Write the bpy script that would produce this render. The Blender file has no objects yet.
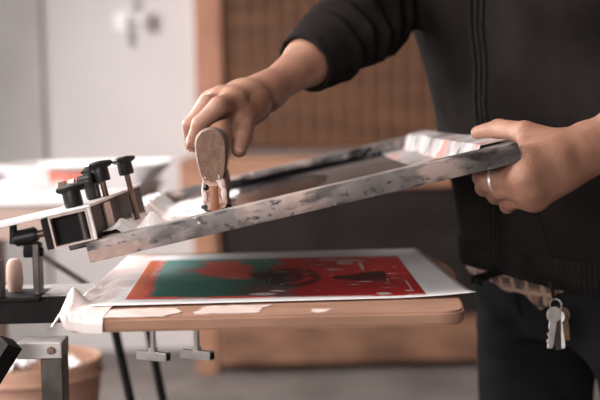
import bpy, bmesh, math, random
import numpy as np
from mathutils import Vector, Matrix

random.seed(7); rng = np.random.default_rng(7)
scene = bpy.context.scene
COL = scene.collection
PI = math.pi

# ------------------------------------------------------------------ materials
def mat(name, col, rough=.6, metal=0., col2=None, scale=20., lo=.4, hi=.65, bump=0., bscale=None,
        detail=5., stretch=(1, 1, 1), sss=0., sheen=0., spec=.5, alpha=1., trans=0., coat=0.):
    m = bpy.data.materials.new(name); m.use_nodes = True
    nt = m.node_tree; b = nt.nodes['Principled BSDF']
    b.inputs['Base Color'].default_value = (*col, 1); b.inputs['Roughness'].default_value = rough
    b.inputs['Metallic'].default_value = metal; b.inputs['Specular IOR Level'].default_value = spec
    if sss:
        b.inputs['Subsurface Weight'].default_value = sss
        b.inputs['Subsurface Radius'].default_value = (1, .35, .2); b.inputs['Subsurface Scale'].default_value = .004
    if sheen:
        b.inputs['Sheen Weight'].default_value = sheen; b.inputs['Sheen Roughness'].default_value = .5
    if coat: b.inputs['Coat Weight'].default_value = coat
    if trans: b.inputs['Transmission Weight'].default_value = trans
    b.inputs['Alpha'].default_value = alpha
    tc = nt.nodes.new('ShaderNodeTexCoord'); mp = nt.nodes.new('ShaderNodeMapping')
    mp.inputs['Scale'].default_value = stretch
    nt.links.new(tc.outputs['Object'], mp.inputs['Vector'])
    if col2 is not None:
        n = nt.nodes.new('ShaderNodeTexNoise'); n.inputs['Scale'].default_value = scale; n.inputs['Detail'].default_value = detail
        r = nt.nodes.new('ShaderNodeValToRGB')
        r.color_ramp.elements[0].position = lo; r.color_ramp.elements[0].color = (*col, 1)
        r.color_ramp.elements[1].position = hi; r.color_ramp.elements[1].color = (*col2, 1)
        nt.links.new(mp.outputs[0], n.inputs['Vector']); nt.links.new(n.outputs['Fac'], r.inputs[0])
        nt.links.new(r.outputs[0], b.inputs['Base Color'])
    if bump:
        n2 = nt.nodes.new('ShaderNodeTexNoise'); n2.inputs['Scale'].default_value = bscale or scale; n2.inputs['Detail'].default_value = 6
        bp = nt.nodes.new('ShaderNodeBump'); bp.inputs['Strength'].default_value = bump; bp.inputs['Distance'].default_value = .002
        nt.links.new(mp.outputs[0], n2.inputs['Vector']); nt.links.new(n2.outputs['Fac'], bp.inputs['Height'])
        nt.links.new(bp.outputs[0], b.inputs['Normal'])
    return m

def add_layer(m, col, scale, lo, hi, stretch=(1, 1, 1), seed=0., box=None, rough=None):
    """one more stain colour over a material's base colour (procedural dirt / paint)"""
    nt = m.node_tree; b = nt.nodes['Principled BSDF']
    tc = nt.nodes.new('ShaderNodeTexCoord'); mp = nt.nodes.new('ShaderNodeMapping')
    mp.inputs['Scale'].default_value = stretch; mp.inputs['Location'].default_value = (seed, seed * .7, seed * .3)
    n = nt.nodes.new('ShaderNodeTexNoise'); n.inputs['Scale'].default_value = scale; n.inputs['Detail'].default_value = 6
    r = nt.nodes.new('ShaderNodeValToRGB'); r.color_ramp.elements[0].position = lo; r.color_ramp.elements[1].position = hi
    mix = nt.nodes.new('ShaderNodeMix'); mix.data_type = 'RGBA'
    nt.links.new(tc.outputs['Object'], mp.inputs[0]); nt.links.new(mp.outputs[0], n.inputs['Vector'])
    nt.links.new(n.outputs['Fac'], r.inputs[0])
    fac = r.outputs[0]
    nt.links.new(fac, mix.inputs[0])
    inp = b.inputs['Base Color']
    if inp.links: nt.links.new(inp.links[0].from_socket, mix.inputs[6])
    else: mix.inputs[6].default_value = inp.default_value
    mix.inputs[7].default_value = (*col, 1)
    nt.links.new(mix.outputs[2], inp)

def vcol_mat(name, rough=.6, spec=.3, bump=0.):
    m = mat(name, (1, 1, 1), rough, spec=spec, bump=bump, bscale=300)
    nt = m.node_tree; a = nt.nodes.new('ShaderNodeVertexColor'); a.layer_name = 'pigment'
    nt.links.new(a.outputs[0], nt.nodes['Principled BSDF'].inputs['Base Color'])
    return m

def stripes(m, axis, freq, depth, strength=.6):
    """fine parallel ridges as bump"""
    nt = m.node_tree; b = nt.nodes['Principled BSDF']
    tc = nt.nodes.new('ShaderNodeTexCoord'); w = nt.nodes.new('ShaderNodeTexWave')
    w.bands_direction = axis; w.inputs['Scale'].default_value = freq; w.inputs['Distortion'].default_value = .3
    bp = nt.nodes.new('ShaderNodeBump'); bp.inputs['Strength'].default_value = strength; bp.inputs['Distance'].default_value = depth
    nt.links.new(tc.outputs['Object'], w.inputs[0]); nt.links.new(w.outputs['Fac'], bp.inputs['Height'])
    nt.links.new(bp.outputs[0], b.inputs['Normal'])

M = {}
M['skin'] = mat('skin', (.325, .168, .110), .5, col2=(.25, .116, .076), scale=45, lo=.35, hi=.75, bump=.35, bscale=420, sss=.12, spec=.4)
M['nail'] = mat('nail', (.36, .20, .14), .42, col2=(.40, .23, .165), scale=60, spec=.3)
M['hair'] = mat('hair', (.010, .007, .005), .6, col2=(.020, .013, .009), scale=150, stretch=(1, 1, .2), bump=.8, bscale=200)
M['eyewhite'] = mat('eye_white', (.8, .78, .75), .2, col2=(.7, .66, .63), scale=80)
M['iris'] = mat('iris', (.05, .03, .02), .2, col2=(.09, .05, .03), scale=300)
M['lip'] = mat('lips', (.42, .19, .15), .45, col2=(.36, .15, .12), scale=150)
M['jacket'] = mat('jacket_fleece', (.0115, .0094, .0088), .95, col2=(.0195, .0162, .0153), scale=14, lo=.35, hi=.7, bump=.25, bscale=700, spec=.02)
M['rib'] = mat('ribbed_knit', (.012, .0102, .0097), .95, col2=(.018, .0155, .0148), scale=30, spec=.02)
M['zip'] = mat('zip_tape', (.010, .0088, .0085), .8, col2=(.018, .016, .0155), scale=200, bump=.3, bscale=500, spec=.05)
M['jeans'] = mat('black_denim', (.0095, .0095, .0105), .85, col2=(.018, .018, .0195), scale=22, lo=.3, hi=.75, bump=.5, bscale=900, spec=.04)
M['shoe'] = mat('shoe_leather', (.03, .022, .018), .5, col2=(.05, .04, .03), scale=30, bump=.2, bscale=120)
M['sole'] = mat('rubber_sole', (.25, .23, .2), .8, col2=(.18, .16, .14), scale=30)
M['alu'] = mat('smudged_aluminium', (.275, .243, .232), .5, .15, col2=(.105, .092, .088), scale=13, lo=.36, hi=.68, bump=.25, bscale=90, detail=10, spec=.35)
add_layer(M['alu'], (.44, .335, .30), 12, .50, .60, seed=8.1)
add_layer(M['alu'], (.030, .026, .026), 26, .53, .62, stretch=(.7, 1, 1.4), seed=3.3)
add_layer(M['alu'], (.10, .085, .082), 60, .50, .66, stretch=(.5, 1, 1.5), seed=6.7)
add_layer(M['alu'], (.60, .57, .56), 70, .655, .70, seed=1.9)
add_layer(M['alu'], (.06, .052, .05), 170, .60, .68, stretch=(.6, 1, 1), seed=2.4)
M['tan_tape'] = mat('tan_tape', (.46, .325, .275), .7, col2=(.33, .235, .2), scale=40, bump=.3)
M['mesh'] = mat('screen_mesh', (.022, .020, .021), .5, col2=(.045, .042, .043), scale=9, bump=.15, bscale=900, alpha=.62)
M['ink'] = mat('black_ink', (.006, .006, .007), .16, col2=(.012, .011, .012), scale=30, bump=.35, bscale=60)
M['plastic'] = mat('white_tape', (.72, .70, .70), .38, col2=(.58, .55, .55), scale=35, bump=.2, bscale=120)
M['plastic_red'] = mat('white_tape_red_smears', (.40, .375, .37), .42, col2=(.20, .185, .18), scale=30)
add_layer(M['plastic_red'], (.44, .13, .09), 30, .57, .63, seed=4.2)
add_layer(M['plastic_red'], (.03, .027, .027), 22, .60, .66, seed=9.2)
M['grip'] = mat('squeegee_wood', (.235, .170, .146), .75, col2=(.16, .115, .098), scale=60, stretch=(1, .15, 1), bump=.3)
M['endgrain'] = mat('squeegee_end_grain', (.235, .135, .092), .8, col2=(.165, .092, .062), scale=130, bump=.5, bscale=260)
add_layer(M['endgrain'], (.48, .33, .26), 240, .66, .70, seed=2.)
M['peel'] = mat('peeling_pink_paint', (.58, .36, .29), .6, col2=(.30, .15, .10), scale=85, lo=.48, hi=.56, bump=.6, bscale=100)
M['blade'] = mat('amber_rubber', (.27, .095, .034), .4, col2=(.20, .068, .028), scale=40)
M['board'] = mat('mdf_edge', (.365, .20, .130), .75, col2=(.295, .155, .10), scale=35, stretch=(.35, 1, 1.5), bump=.2, bscale=150)
add_layer(M['board'], (.16, .08, .055), 200, .70, .74, seed=5.)
M['masking'] = mat('masking_tape', (.72, .585, .53), .6, col2=(.62, .49, .44), scale=60, bump=.25, bscale=150)
M['film'] = mat('crumpled_film', (.82, .73, .71), .4, col2=(.74, .60, .57), scale=30, bump=.2)
M['paper'] = mat('white_card', (.83, .81, .81), .75, col2=(.80, .78, .78), scale=8)
M['print'] = vcol_mat('print_pigment', .45, .3)
M['blackmetal'] = mat('black_steel', (.0065, .0055, .0055), .5, .0, col2=(.013, .011, .0105), scale=40, bump=.15, spec=.12)
M['beamtop'] = mat('lit_beam_top', (.52, .50, .49), .4, .4, col2=(.30, .28, .27), scale=120, lo=.35, hi=.7)  # speckled grey, brightened to carry the light on the beam top
M['steel'] = mat('steel', (.50, .47, .455), .42, .35, col2=(.36, .33, .31), scale=40, bump=.1)
M['darksteel'] = mat('dark_steel', (.105, .088, .08), .4, .6, col2=(.055, .045, .04), scale=40, bump=.1)
M['brass'] = mat('brown_brass', (.20, .135, .10), .4, .7, col2=(.11, .072, .055), scale=60)
M['knob'] = mat('black_plastic_knob', (.008, .007, .0075), .4, col2=(.014, .0125, .013), scale=50, spec=.3)
M['zincplate'] = mat('zinc_plate', (.66, .635, .62), .38, .35, col2=(.52, .485, .47), scale=30)
M['litsteel'] = mat('pink_lit_steel', (.48, .385, .345), .42, .4, col2=(.36, .28, .25), scale=60)  # pinkish light on the steel edges, put into the colour
M['keysilver'] = mat('nickel', (.82, .81, .79), .38, .55, col2=(.62, .6, .58), scale=80)
M['keybrass'] = mat('key_brass', (.34, .23, .14), .35, .8, col2=(.24, .16, .09), scale=80)
M['faded'] = mat('faded_metal', (.42, .36, .35), .7, col2=(.36, .30, .29), scale=20)
M['wall'] = mat('wall_paint', (.69, .65, .645), .9, col2=(.66, .62, .615), scale=2.5, bump=.1, bscale=40)
M['pillar'] = mat('grey_wall_paint', (.50, .48, .47), .9, col2=(.45, .43, .42), scale=3)
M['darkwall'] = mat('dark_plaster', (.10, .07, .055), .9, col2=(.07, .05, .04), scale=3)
M['ceil'] = mat('ceiling_paint', (.30, .28, .27), .95, col2=(.26, .24, .23), scale=3)
M['floor'] = mat('concrete_floor', (.20, .172, .16), .7, col2=(.13, .11, .10), scale=4, bump=.2, bscale=60)
M['post'] = mat('reddish_timber', (.46, .225, .145), .75, col2=(.34, .155, .098), scale=7, stretch=(5, 5, .6), bump=.3, bscale=20)
M['oak'] = mat('bench_timber', (.37, .19, .115), .75, col2=(.28, .135, .08), scale=6, stretch=(.5, 4, 4), bump=.3, bscale=20)
M['lowwood'] = mat('dusty_timber', (.26, .13, .075), .8, col2=(.13, .062, .037), scale=5, stretch=(1, 2, 2), bump=.3, bscale=20)
M['blackcloth'] = mat('black_panel', (.021, .0165, .016), .9, col2=(.030, .025, .024), scale=6, spec=.05)
M['bamboo'] = mat('bamboo_slats', (.205, .090, .043), .7, col2=(.115, .047, .022), scale=5, lo=.35, hi=.7, stretch=(.5, 1, 9))
add_layer(M['bamboo'], (.085, .038, .022), 5, .45, .7, stretch=(.35, 1, 3.2), seed=5.5)
stripes(M['bamboo'], 'Z', 14, .006, .9)
M['cord'] = mat('pale_cord', (.32, .175, .11), .9, col2=(.23, .13, .09), scale=60)
M['white'] = mat('white_enamel', (.84, .82, .82), .4, col2=(.80, .775, .775), scale=4)
M['redpaint'] = mat('red_stripe', (.72, .25, .18), .5, col2=(.62, .2, .15), scale=14)
M['tanboard'] = mat('tan_board', (.47, .345, .30), .7, col2=(.40, .28, .24), scale=8)
M['greyplastic'] = mat('grey_plastic', (.42, .39, .385), .5, col2=(.37, .34, .335), scale=10)
M['bowl'] = mat('turned_wood', (.44, .25, .175), .6, col2=(.34, .18, .12), scale=10, stretch=(1, 1, 4))
M['pinktub'] = mat('pink_tub', (.60, .40, .335), .6, col2=(.52, .33, .27), scale=8)
M['plaid'] = None

def plaid():
    m = bpy.data.materials.new('plaid_flannel'); m.use_nodes = True; nt = m.node_tree; b = nt.nodes['Principled BSDF']
    b.inputs['Roughness'].default_value = .9
    tc = nt.nodes.new('ShaderNodeTexCoord'); prev = None
    base = (.20, .115, .08, 1)
    for axis, freq, col, pos in (('X', 13, (.05, .035, .03, 1), .72), ('Z', 11, (.07, .05, .045, 1), .74), ('Z', 17, (.36, .24, .18, 1), .8), ('Y', 15, (.34, .22, .17, 1), .8)):
        w = nt.nodes.new('ShaderNodeTexWave'); w.bands_direction = axis; w.inputs['Scale'].default_value = freq; w.inputs['Distortion'].default_value = .4
        r = nt.nodes.new('ShaderNodeValToRGB'); r.color_ramp.elements[0].position = pos; r.color_ramp.elements[1].position = pos + .06
        mx = nt.nodes.new('ShaderNodeMix'); mx.data_type = 'RGBA'
        nt.links.new(tc.outputs['Object'], w.inputs[0]); nt.links.new(w.outputs['Fac'], r.inputs[0]); nt.links.new(r.outputs[0], mx.inputs[0])
        if prev: nt.links.new(prev, mx.inputs[6])
        else: mx.inputs[6].default_value = base
        mx.inputs[7].default_value = col; prev = mx.outputs[2]
    nt.links.new(prev, b.inputs['Base Color'])
    return m
M['plaid'] = plaid()

# ------------------------------------------------------------------ mesh helpers
class MB:
    """collects shapes and links them as ONE mesh object"""
    def __init__(s): s.bm = bmesh.new()
    def _merge(s, b, mx=None):
        if mx is not None: b.transform(mx)
        me = bpy.data.meshes.new('tmp'); b.to_mesh(me); b.free(); s.bm.from_mesh(me); bpy.data.meshes.remove(me); return s
    def box(s, lo, hi, bev=0., seg=2, mx=None):
        b = bmesh.new(); bmesh.ops.create_cube(b, size=1)
        lo, hi = Vector(lo), Vector(hi)
        for v in b.verts:
            v.co = Vector([lo[i] + (v.co[i] + .5) * (hi[i] - lo[i]) for i in range(3)])
        if bev: bmesh.ops.bevel(b, geom=b.edges[:], offset=bev, segments=seg, profile=.5, affect='EDGES')
        return s._merge(b, mx)
    def cyl(s, a, c, r, r2=None, n=20, bev=0.):
        a, c = Vector(a), Vector(c); L = (c - a).length; b = bmesh.new()
        bmesh.ops.create_cone(b, cap_ends=True, segments=n, radius1=r, radius2=r if r2 is None else r2, depth=L)
        if bev: bmesh.ops.bevel(b, geom=[e for e in b.edges if len(e.link_faces) == 2 and any(len(f.verts) > 4 for f in e.link_faces)], offset=bev, segments=2, affect='EDGES')
        q = Vector((0, 0, 1)).rotation_difference((c - a).normalized())
        return s._merge(b, Matrix.Translation((a + c) / 2) @ q.to_matrix().to_4x4())
    def lathe(s, prof, n=40, mx=None):
        b = bmesh.new(); rings = []
        for r, z in prof:
            rings.append([b.verts.new((max(r, 1e-5) * math.cos(2 * PI * k / n), max(r, 1e-5) * math.sin(2 * PI * k / n), z)) for k in range(n)])
        for i in range(len(rings) - 1):
            for k in range(n):
                b.faces.new((rings[i][k], rings[i][(k + 1) % n], rings[i + 1][(k + 1) % n], rings[i + 1][k]))
        bmesh.ops.remove_doubles(b, verts=b.verts[:], dist=2e-5)
        bmesh.ops.recalc_face_normals(b, faces=b.faces[:])
        return s._merge(b, mx)
    def tube(s, pts, r, n=10, closed=False):
        b = bmesh.new(); P = [Vector(p) for p in pts]; N = len(P); rings = []
        rr = r if hasattr(r, '__len__') else [r] * N
        up = Vector((0, 0, 1)); prevx = None
        for i, p in enumerate(P):
            t = (P[(i + 1) % N] - P[i - 1]) if closed else (P[min(i + 1, N - 1)] - P[max(i - 1, 0)])
            t.normalize()
            x = prevx - t * prevx.dot(t) if prevx is not None else t.cross(up if abs(t.z) < .9 else Vector((1, 0, 0)))
            x.normalize(); prevx = x; y = t.cross(x)
            rings.append([b.verts.new(p + (x * math.cos(2 * PI * k / n) + y * math.sin(2 * PI * k / n)) * rr[i]) for k in range(n)])
        for i in range(N if closed else N - 1):
            for k in range(n):
                A, B = rings[i], rings[(i + 1) % N]
                b.faces.new((A[k], A[(k + 1) % n], B[(k + 1) % n], B[k]))
        if not closed:
            b.faces.new(rings[0][::-1]); b.faces.new(rings[-1])
        bmesh.ops.recalc_face_normals(b, faces=b.faces[:])
        return s._merge(b)
    def prism(s, poly, z0, z1, bev=0., mx=None):
        b = bmesh.new(); lo = [b.verts.new((x, y, z0)) for x, y in poly]; hi = [b.verts.new((x, y, z1)) for x, y in poly]
        n = len(poly); b.faces.new(lo[::-1]); b.faces.new(hi)
        for k in range(n): b.faces.new((lo[k], lo[(k + 1) % n], hi[(k + 1) % n], hi[k]))
        bmesh.ops.recalc_face_normals(b, faces=b.faces[:])
        if bev: bmesh.ops.bevel(b, geom=[e for e in b.edges if abs(e.verts[0].co.z - e.verts[1].co.z) < 1e-6], offset=bev, segments=3, affect='EDGES')
        return s._merge(b, mx)
    def loft(s, secs):
        b = bmesh.new(); rings = [[b.verts.new(p) for p in sec] for sec in secs]; n = len(rings[0])
        for i in range(len(rings) - 1):
            for k in range(n): b.faces.new((rings[i][k], rings[i][(k + 1) % n], rings[i + 1][(k + 1) % n], rings[i + 1][k]))
        b.faces.new(rings[0][::-1]); b.faces.new(rings[-1])
        bmesh.ops.recalc_face_normals(b, faces=b.faces[:])
        return s._merge(b)
    def raw(s, V, Fc):
        b = bmesh.new(); vs = [b.verts.new(tuple(map(float, v))) for v in V]
        for f in Fc:
            try: b.faces.new([vs[i] for i in f])
            except ValueError: pass
        return s._merge(b)
    def ball(s, c, r, sc=(1, 1, 1), rot=None, seg=20):
        b = bmesh.new(); bmesh.ops.create_uvsphere(b, u_segments=seg, v_segments=seg // 2 + 2, radius=r)
        mx = Matrix.Translation(c) @ (rot.to_4x4() if rot is not None else Matrix()) @ Matrix.Diagonal((*sc, 1))
        return s._merge(b, mx)
    def build(s, name, m, parent=None, smooth=True, angle=40):
        me = bpy.data.meshes.new(name); s.bm.to_mesh(me); s.bm.free()
        return link(name, me, m, parent, smooth, angle)

def link(name, me, m, parent=None, smooth=True, angle=40):
    o = bpy.data.objects.new(name, me); COL.objects.link(o)
    for x in (m if isinstance(m, (list, tuple)) else [m]): me.materials.append(x)
    if smooth:
        me.polygons.foreach_set('use_smooth', [True] * len(me.polygons))
        if angle: me.set_sharp_from_angle(angle=math.radians(angle))
    if parent: o.parent = parent
    return o

def tag(o, label=None, cat=None, group=None, kind=None):
    if label: o['label'] = label
    if cat: o['category'] = cat
    if group: o['group'] = group
    if kind: o['kind'] = kind
    return o
def thing(name, label, cat, loc=(0, 0, 0), rot=None, group=None):
    o = bpy.data.objects.new(name, None); COL.objects.link(o); o.empty_display_size = .05
    o.matrix_world = Matrix.Translation(loc) @ (rot.to_4x4() if rot is not None else Matrix())
    return tag(o, label, cat, group)
def struct(o): return tag(o, kind='structure')

def vnoise(P, f, seed=0):
    """smooth value noise, P (N,3) -> (-1..1)"""
    P = np.asarray(P, np.float32) * f + seed * 17.13
    i = np.floor(P).astype(np.int64); t = P - i; t = t * t * (3 - 2 * t); out = 0
    def h(a, b, c):
        n = (a * 374761393 + b * 668265263 + c * 2147483647 + seed * 1013904223) & 0xffffffff
        n = ((n ^ (n >> 13)) * 1274126177) & 0xffffffff
        return ((n ^ (n >> 16)) & 0xffff) / 32767.5 - 1
    for dx in (0, 1):
        wx = t[:, 0] if dx else 1 - t[:, 0]
        for dy in (0, 1):
            wy = t[:, 1] if dy else 1 - t[:, 1]
            for dz in (0, 1):
                wz = t[:, 2] if dz else 1 - t[:, 2]
                out = out + wx * wy * wz * h(i[:, 0] + dx, i[:, 1] + dy, i[:, 2] + dz)
    return out

def sheet(nx, ny, fn, thick=.0004):
    """closed thin sheet from fn(u,v) -> xyz (arrays)"""
    u, v = np.meshgrid(np.linspace(0, 1, nx), np.linspace(0, 1, ny), indexing='ij')
    P = fn(u.ravel(), v.ravel()); Q = P.copy(); Q[:, 2] -= thick
    V = np.vstack([P, Q]); n = nx * ny; idx = np.arange(n).reshape(nx, ny); F = []
    a, b, c, d = idx[:-1, :-1].ravel(), idx[1:, :-1].ravel(), idx[1:, 1:].ravel(), idx[:-1, 1:].ravel()
    top = np.stack([a, b, c, d], 1); F = top.tolist() + (top[:, ::-1] + n).tolist()
    rim = list(idx[:, 0]) + list(idx[-1, 1:]) + list(idx[-2::-1, -1]) + list(idx[0, -2:0:-1])
    for k in range(len(rim)):
        p, q = int(rim[k]), int(rim[(k + 1) % len(rim)]); F.append([q, p, p + n, q + n])
    me = bpy.data.meshes.new('sheet'); me.from_pydata(V.tolist(), [], F); me.update()
    return me, V

# ------------------------------------------------------------------ implicit surfaces
def surface_net(f, lo, hi, h):
    lo = np.array(lo, np.float32); n = np.ceil((np.array(hi) - lo) / h).astype(int) + 1
    xs = [lo[i] + h * np.arange(n[i], dtype=np.float32) for i in range(3)]
    G = np.empty(n, np.float32); step = max(1, int(400000 / (n[1] * n[2])))
    yy, zz = np.meshgrid(xs[1], xs[2], indexing='ij')
    for a in range(0, n[0], step):
        b = min(n[0], a + step); k = b - a
        P = np.empty((k, n[1], n[2], 3), np.float32)
        P[..., 0] = xs[0][a:b, None, None]; P[..., 1] = yy; P[..., 2] = zz
        G[a:b] = f(P.reshape(-1, 3)).reshape(k, n[1], n[2])
    S = G < 0
    corners = [(i, j, k) for i in (0, 1) for j in (0, 1) for k in (0, 1)]
    sl = lambda A, c: A[c[0]:n[0] - 1 + c[0], c[1]:n[1] - 1 + c[1], c[2]:n[2] - 1 + c[2]]
    cnt = sum(sl(S, c).astype(np.int8) for c in corners)
    act = (cnt > 0) & (cnt < 8); ids = -np.ones(act.shape, np.int64); I = np.argwhere(act); ids[act] = np.arange(len(I))
    acc = np.zeros((len(I), 3)); w = np.zeros(len(I))
    for c in corners:
        for ax in range(3):
            if c[ax] == 0:
                d = list(c); d[ax] = 1
                g0 = G[I[:, 0] + c[0], I[:, 1] + c[1], I[:, 2] + c[2]]; g1 = G[I[:, 0] + d[0], I[:, 1] + d[1], I[:, 2] + d[2]]
                m = (g0 < 0) != (g1 < 0); t = np.where(m, g0 / np.where(m, g0 - g1, 1), 0)
                p = np.tile(np.array(c, float), (len(I), 1)); p[:, ax] = t
                acc += p * m[:, None]; w += m
    V = lo + h * (I + acc / w[:, None])
    quads = []
    for ax in range(3):
        u, v = (ax + 1) % 3, (ax + 2) % 3
        a = np.take(S, range(n[ax] - 1), axis=ax); b = np.take(S, range(1, n[ax]), axis=ax)
        E = np.argwhere(a != b); E = E[(E[:, u] > 0) & (E[:, v] > 0) & (E[:, u] < n[u] - 1) & (E[:, v] < n[v] - 1)]
        ins = S[E[:, 0], E[:, 1], E[:, 2]]
        def cell(du, dv):
            c = E.copy(); c[:, u] -= du; c[:, v] -= dv; return ids[c[:, 0], c[:, 1], c[:, 2]]
        q = np.stack([cell(1, 1), cell(0, 1), cell(0, 0), cell(1, 0)], 1)
        q = np.where(ins[:, None], q, q[:, ::-1]); quads.append(q)
    Q = np.vstack(quads); Q = Q[(Q >= 0).all(1)]
    # relax a little
    for it in range(2):
        s = np.zeros_like(V); c = np.zeros(len(V))
        for k in range(4):
            a, b = Q[:, k], Q[:, (k + 1) % 4]
            np.add.at(s, a, V[b]); np.add.at(c, a, 1)
        V = V * .5 + .5 * s / np.maximum(c, 1)[:, None]
    return V, Q

def smin(a, b, k):
    h = np.clip(.5 + .5 * (b - a) / k, 0, 1)
    return b + (a - b) * h - k * h * (1 - h)
def smax(a, b, k): return -smin(-a, -b, k)
def cone(p, a, b, r1, r2):
    a = np.array(a, np.float32); b = np.array(b, np.float32); ab = b - a
    t = np.clip((p - a) @ ab / (ab @ ab), 0, 1)
    return np.linalg.norm(p - a - t[:, None] * ab, axis=1) - (r1 + (r2 - r1) * t)
def ellip(p, c, R, r):
    q = (p - np.array(c, np.float32)) @ np.array(R, np.float32) / np.array(r, np.float32)
    k = np.linalg.norm(q, axis=1); return (k - 1) * min(r)
def table(rows, n=240):
    rows = np.array(rows, float); z = np.linspace(rows[0, 0], rows[-1, 0], n); out = [z]
    for c in range(1, rows.shape[1]):
        y = np.interp(z, rows[:, 0], rows[:, c]); k = 15
        yp = np.pad(y, k, mode='reflect', reflect_type='odd'); out.append(np.convolve(yp, np.ones(2 * k + 1) / (2 * k + 1), 'valid'))
    return np.array(out)
def stack(p, T, grow=0., n=2.2):
    z = p[:, 2]; g = lambda k: np.interp(z, T[0], T[k])
    a = np.radians(g(5)); dx, dy = p[:, 0] - g(1), p[:, 1] - g(2)
    f = -dx * np.cos(a) - dy * np.sin(a); r = -dx * np.sin(a) + dy * np.cos(a)
    W, D = g(3) + grow, g(4) + grow
    q = (np.abs(r / W) ** n + np.abs(f / D) ** n) ** (1 / n)
    d = (q - 1) * np.minimum(W, D)
    zc = np.maximum(T[0][0] - z, z - T[0][-1])
    return np.maximum(d, zc)

# ------------------------------------------------------------------ camera
cam = bpy.data.cameras.new('camera'); co = bpy.data.objects.new('camera', cam); COL.objects.link(co)
cam.lens = 70; cam.sensor_width = 36
yaw, pitch, roll = [math.radians(v) for v in (1.2, -3.7, 1.2)]
fw = Vector((math.sin(yaw) * math.cos(pitch), math.cos(yaw) * math.cos(pitch), math.sin(pitch)))
rt = fw.cross(Vector((0, 0, 1))).normalized(); up = rt.cross(fw)
rt, up = rt * math.cos(roll) - up * math.sin(roll), up * math.cos(roll) + rt * math.sin(roll)
co.matrix_world = Matrix.Translation((0, -1.1, 1.067)) @ Matrix((rt, up, -fw)).transposed().to_4x4()
cam.dof.use_dof = True; cam.dof.focus_distance = 1.17; cam.dof.aperture_fstop = 4.5
cam.clip_start = .05
scene.camera = co

# ------------------------------------------------------------------ room shell
BACK = 4.5
struct(MB().box((-2.3, -2.7, -.1), (2.4, BACK + .1, 0)).build('floor', M['floor'], smooth=False))
struct(MB().box((-2.3, -2.7, 2.8), (2.4, BACK + .1, 2.9)).build('ceiling', M['ceil'], smooth=False))
struct(MB().box((-2.3, BACK, 0), (2.4, BACK + .1, 2.8)).build('wall_back', M['wall'], smooth=False))
struct(MB().box((2.3, -2.7, 0), (2.4, BACK, 2.8)).build('wall_right', M['darkwall'], smooth=False))
w = MB(); w.box((-2.3, -2.8, 0), (-1.8, -2.7, 2.8)); w.box((-.3, -2.8, 0), (2.4, -2.7, 2.8)); w.box((-1.8, -2.8, 0), (-.3, -2.7, .85)); w.box((-1.8, -2.8, 2.0), (-.3, -2.7, 2.8))
struct(w.build('wall_front', M['ceil'], smooth=False))
WINS = ((-.85, .55), (.95, 3.15)); WZ0, WZ1 = .95, 2.55
w = MB(); ye = [-2.7] + [y for p in WINS for y in p] + [BACK]
for k in range(0, len(ye), 2): w.box((-2.3, ye[k], 0), (-2.2, ye[k + 1], 2.8))
for y0, y1 in WINS: w.box((-2.3, y0, 0), (-2.2, y1, WZ0)); w.box((-2.3, y0, WZ1), (-2.2, y1, 2.8))
struct(w.build('wall_left', M['wall'], smooth=False))
# windows in the left wall, the nearer one added for fill light: frame, bar, panes of bright sky
pm = bpy.data.materials.new('bright_sky_pane'); pm.use_nodes = True
pb = pm.node_tree.nodes['Principled BSDF']; pb.inputs['Emission Color'].default_value = (1, .97, .96, 1); pb.inputs['Emission Strength'].default_value = 3
pb.inputs['Base Color'].default_value = (.8, .85, .9, 1); pb.inputs['Roughness'].default_value = .05
for n_, (y0, y1) in enumerate(WINS):
    wn = MB(); ym = (y0 + y1) / 2
    for a, b in (((-2.29, y0, WZ0), (-2.19, y0 + .06, WZ1)), ((-2.29, y1 - .06, WZ0), (-2.19, y1, WZ1)),
                 ((-2.29, y0, WZ0), (-2.19, y1, WZ0 + .06)), ((-2.29, y0, WZ1 - .06), (-2.19, y1, WZ1)), ((-2.27, ym - .03, WZ0), (-2.21, ym + .03, WZ1))):
        wn.box(a, b, .004)
    win = struct(wn.build('window_%d' % (n_ + 1), M['white'], smooth=False))
    MB().box((-2.26, y0 + .05, WZ0 + .05), (-2.25, y1 - .05, WZ1 - .05)).build('pane', pm, win, smooth=False)
wn = MB()
for a, b in (((-1.8, -2.79, .85), (-1.74, -2.69, 2.0)), ((-.36, -2.79, .85), (-.3, -2.69, 2.0)), ((-1.8, -2.79, .85), (-.3, -2.69, .91)), ((-1.8, -2.79, 1.94), (-.3, -2.69, 2.0)), ((-1.08, -2.77, .85), (-1.02, -2.71, 2.0))):
    wn.box(a, b, .004)
win = struct(wn.build('window_3', M['white'], smooth=False))  # added in the unseen front wall to let light onto the paper
MB().box((-1.75, -2.76, .90), (-.35, -2.75, 1.95)).build('pane', pm, win, smooth=False)
struct(MB().box((-1.75, 4.46, 0), (-1.085, BACK, 2.8), .01).build('trim_1', M['pillar'], smooth=False))
struct(MB().box((-.362, 4.40, 0), (-.236, BACK, 2.8), .006).build('trim_2', M['post'], smooth=False))
struct(MB().box((-2.2, 4.47, 0), (2.3, BACK, .09), .004).build('baseboard_back', M['wall'], smooth=False))

# woven bamboo blind on the back wall
t = thing('bamboo_blind', 'brown woven bamboo blind with pale cords hanging on the back wall', 'blind', (.45, 4.45, .95))
bl = MB()
nz = 70
for k in range(nz):
    z = k * (1.6 / nz); bl.box((-.68, -.004 - .003 * random.random(), z), (.75, .004, z + 1.6 / nz - .002))
bl.build('slats', M['bamboo'], t, smooth=False)
for k in range(20):
    x = -.655 + k * .0735
    c = MB().tube([(x + .001 * math.sin(j), -.011, j * .04) for j in range(41)], .0045, 6); c.build('cord', M['cord'], t)
MB().cyl((-.69, 0, 1.62), (.76, 0, 1.62), .02).build('head_rail', M['post'], t)

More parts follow.
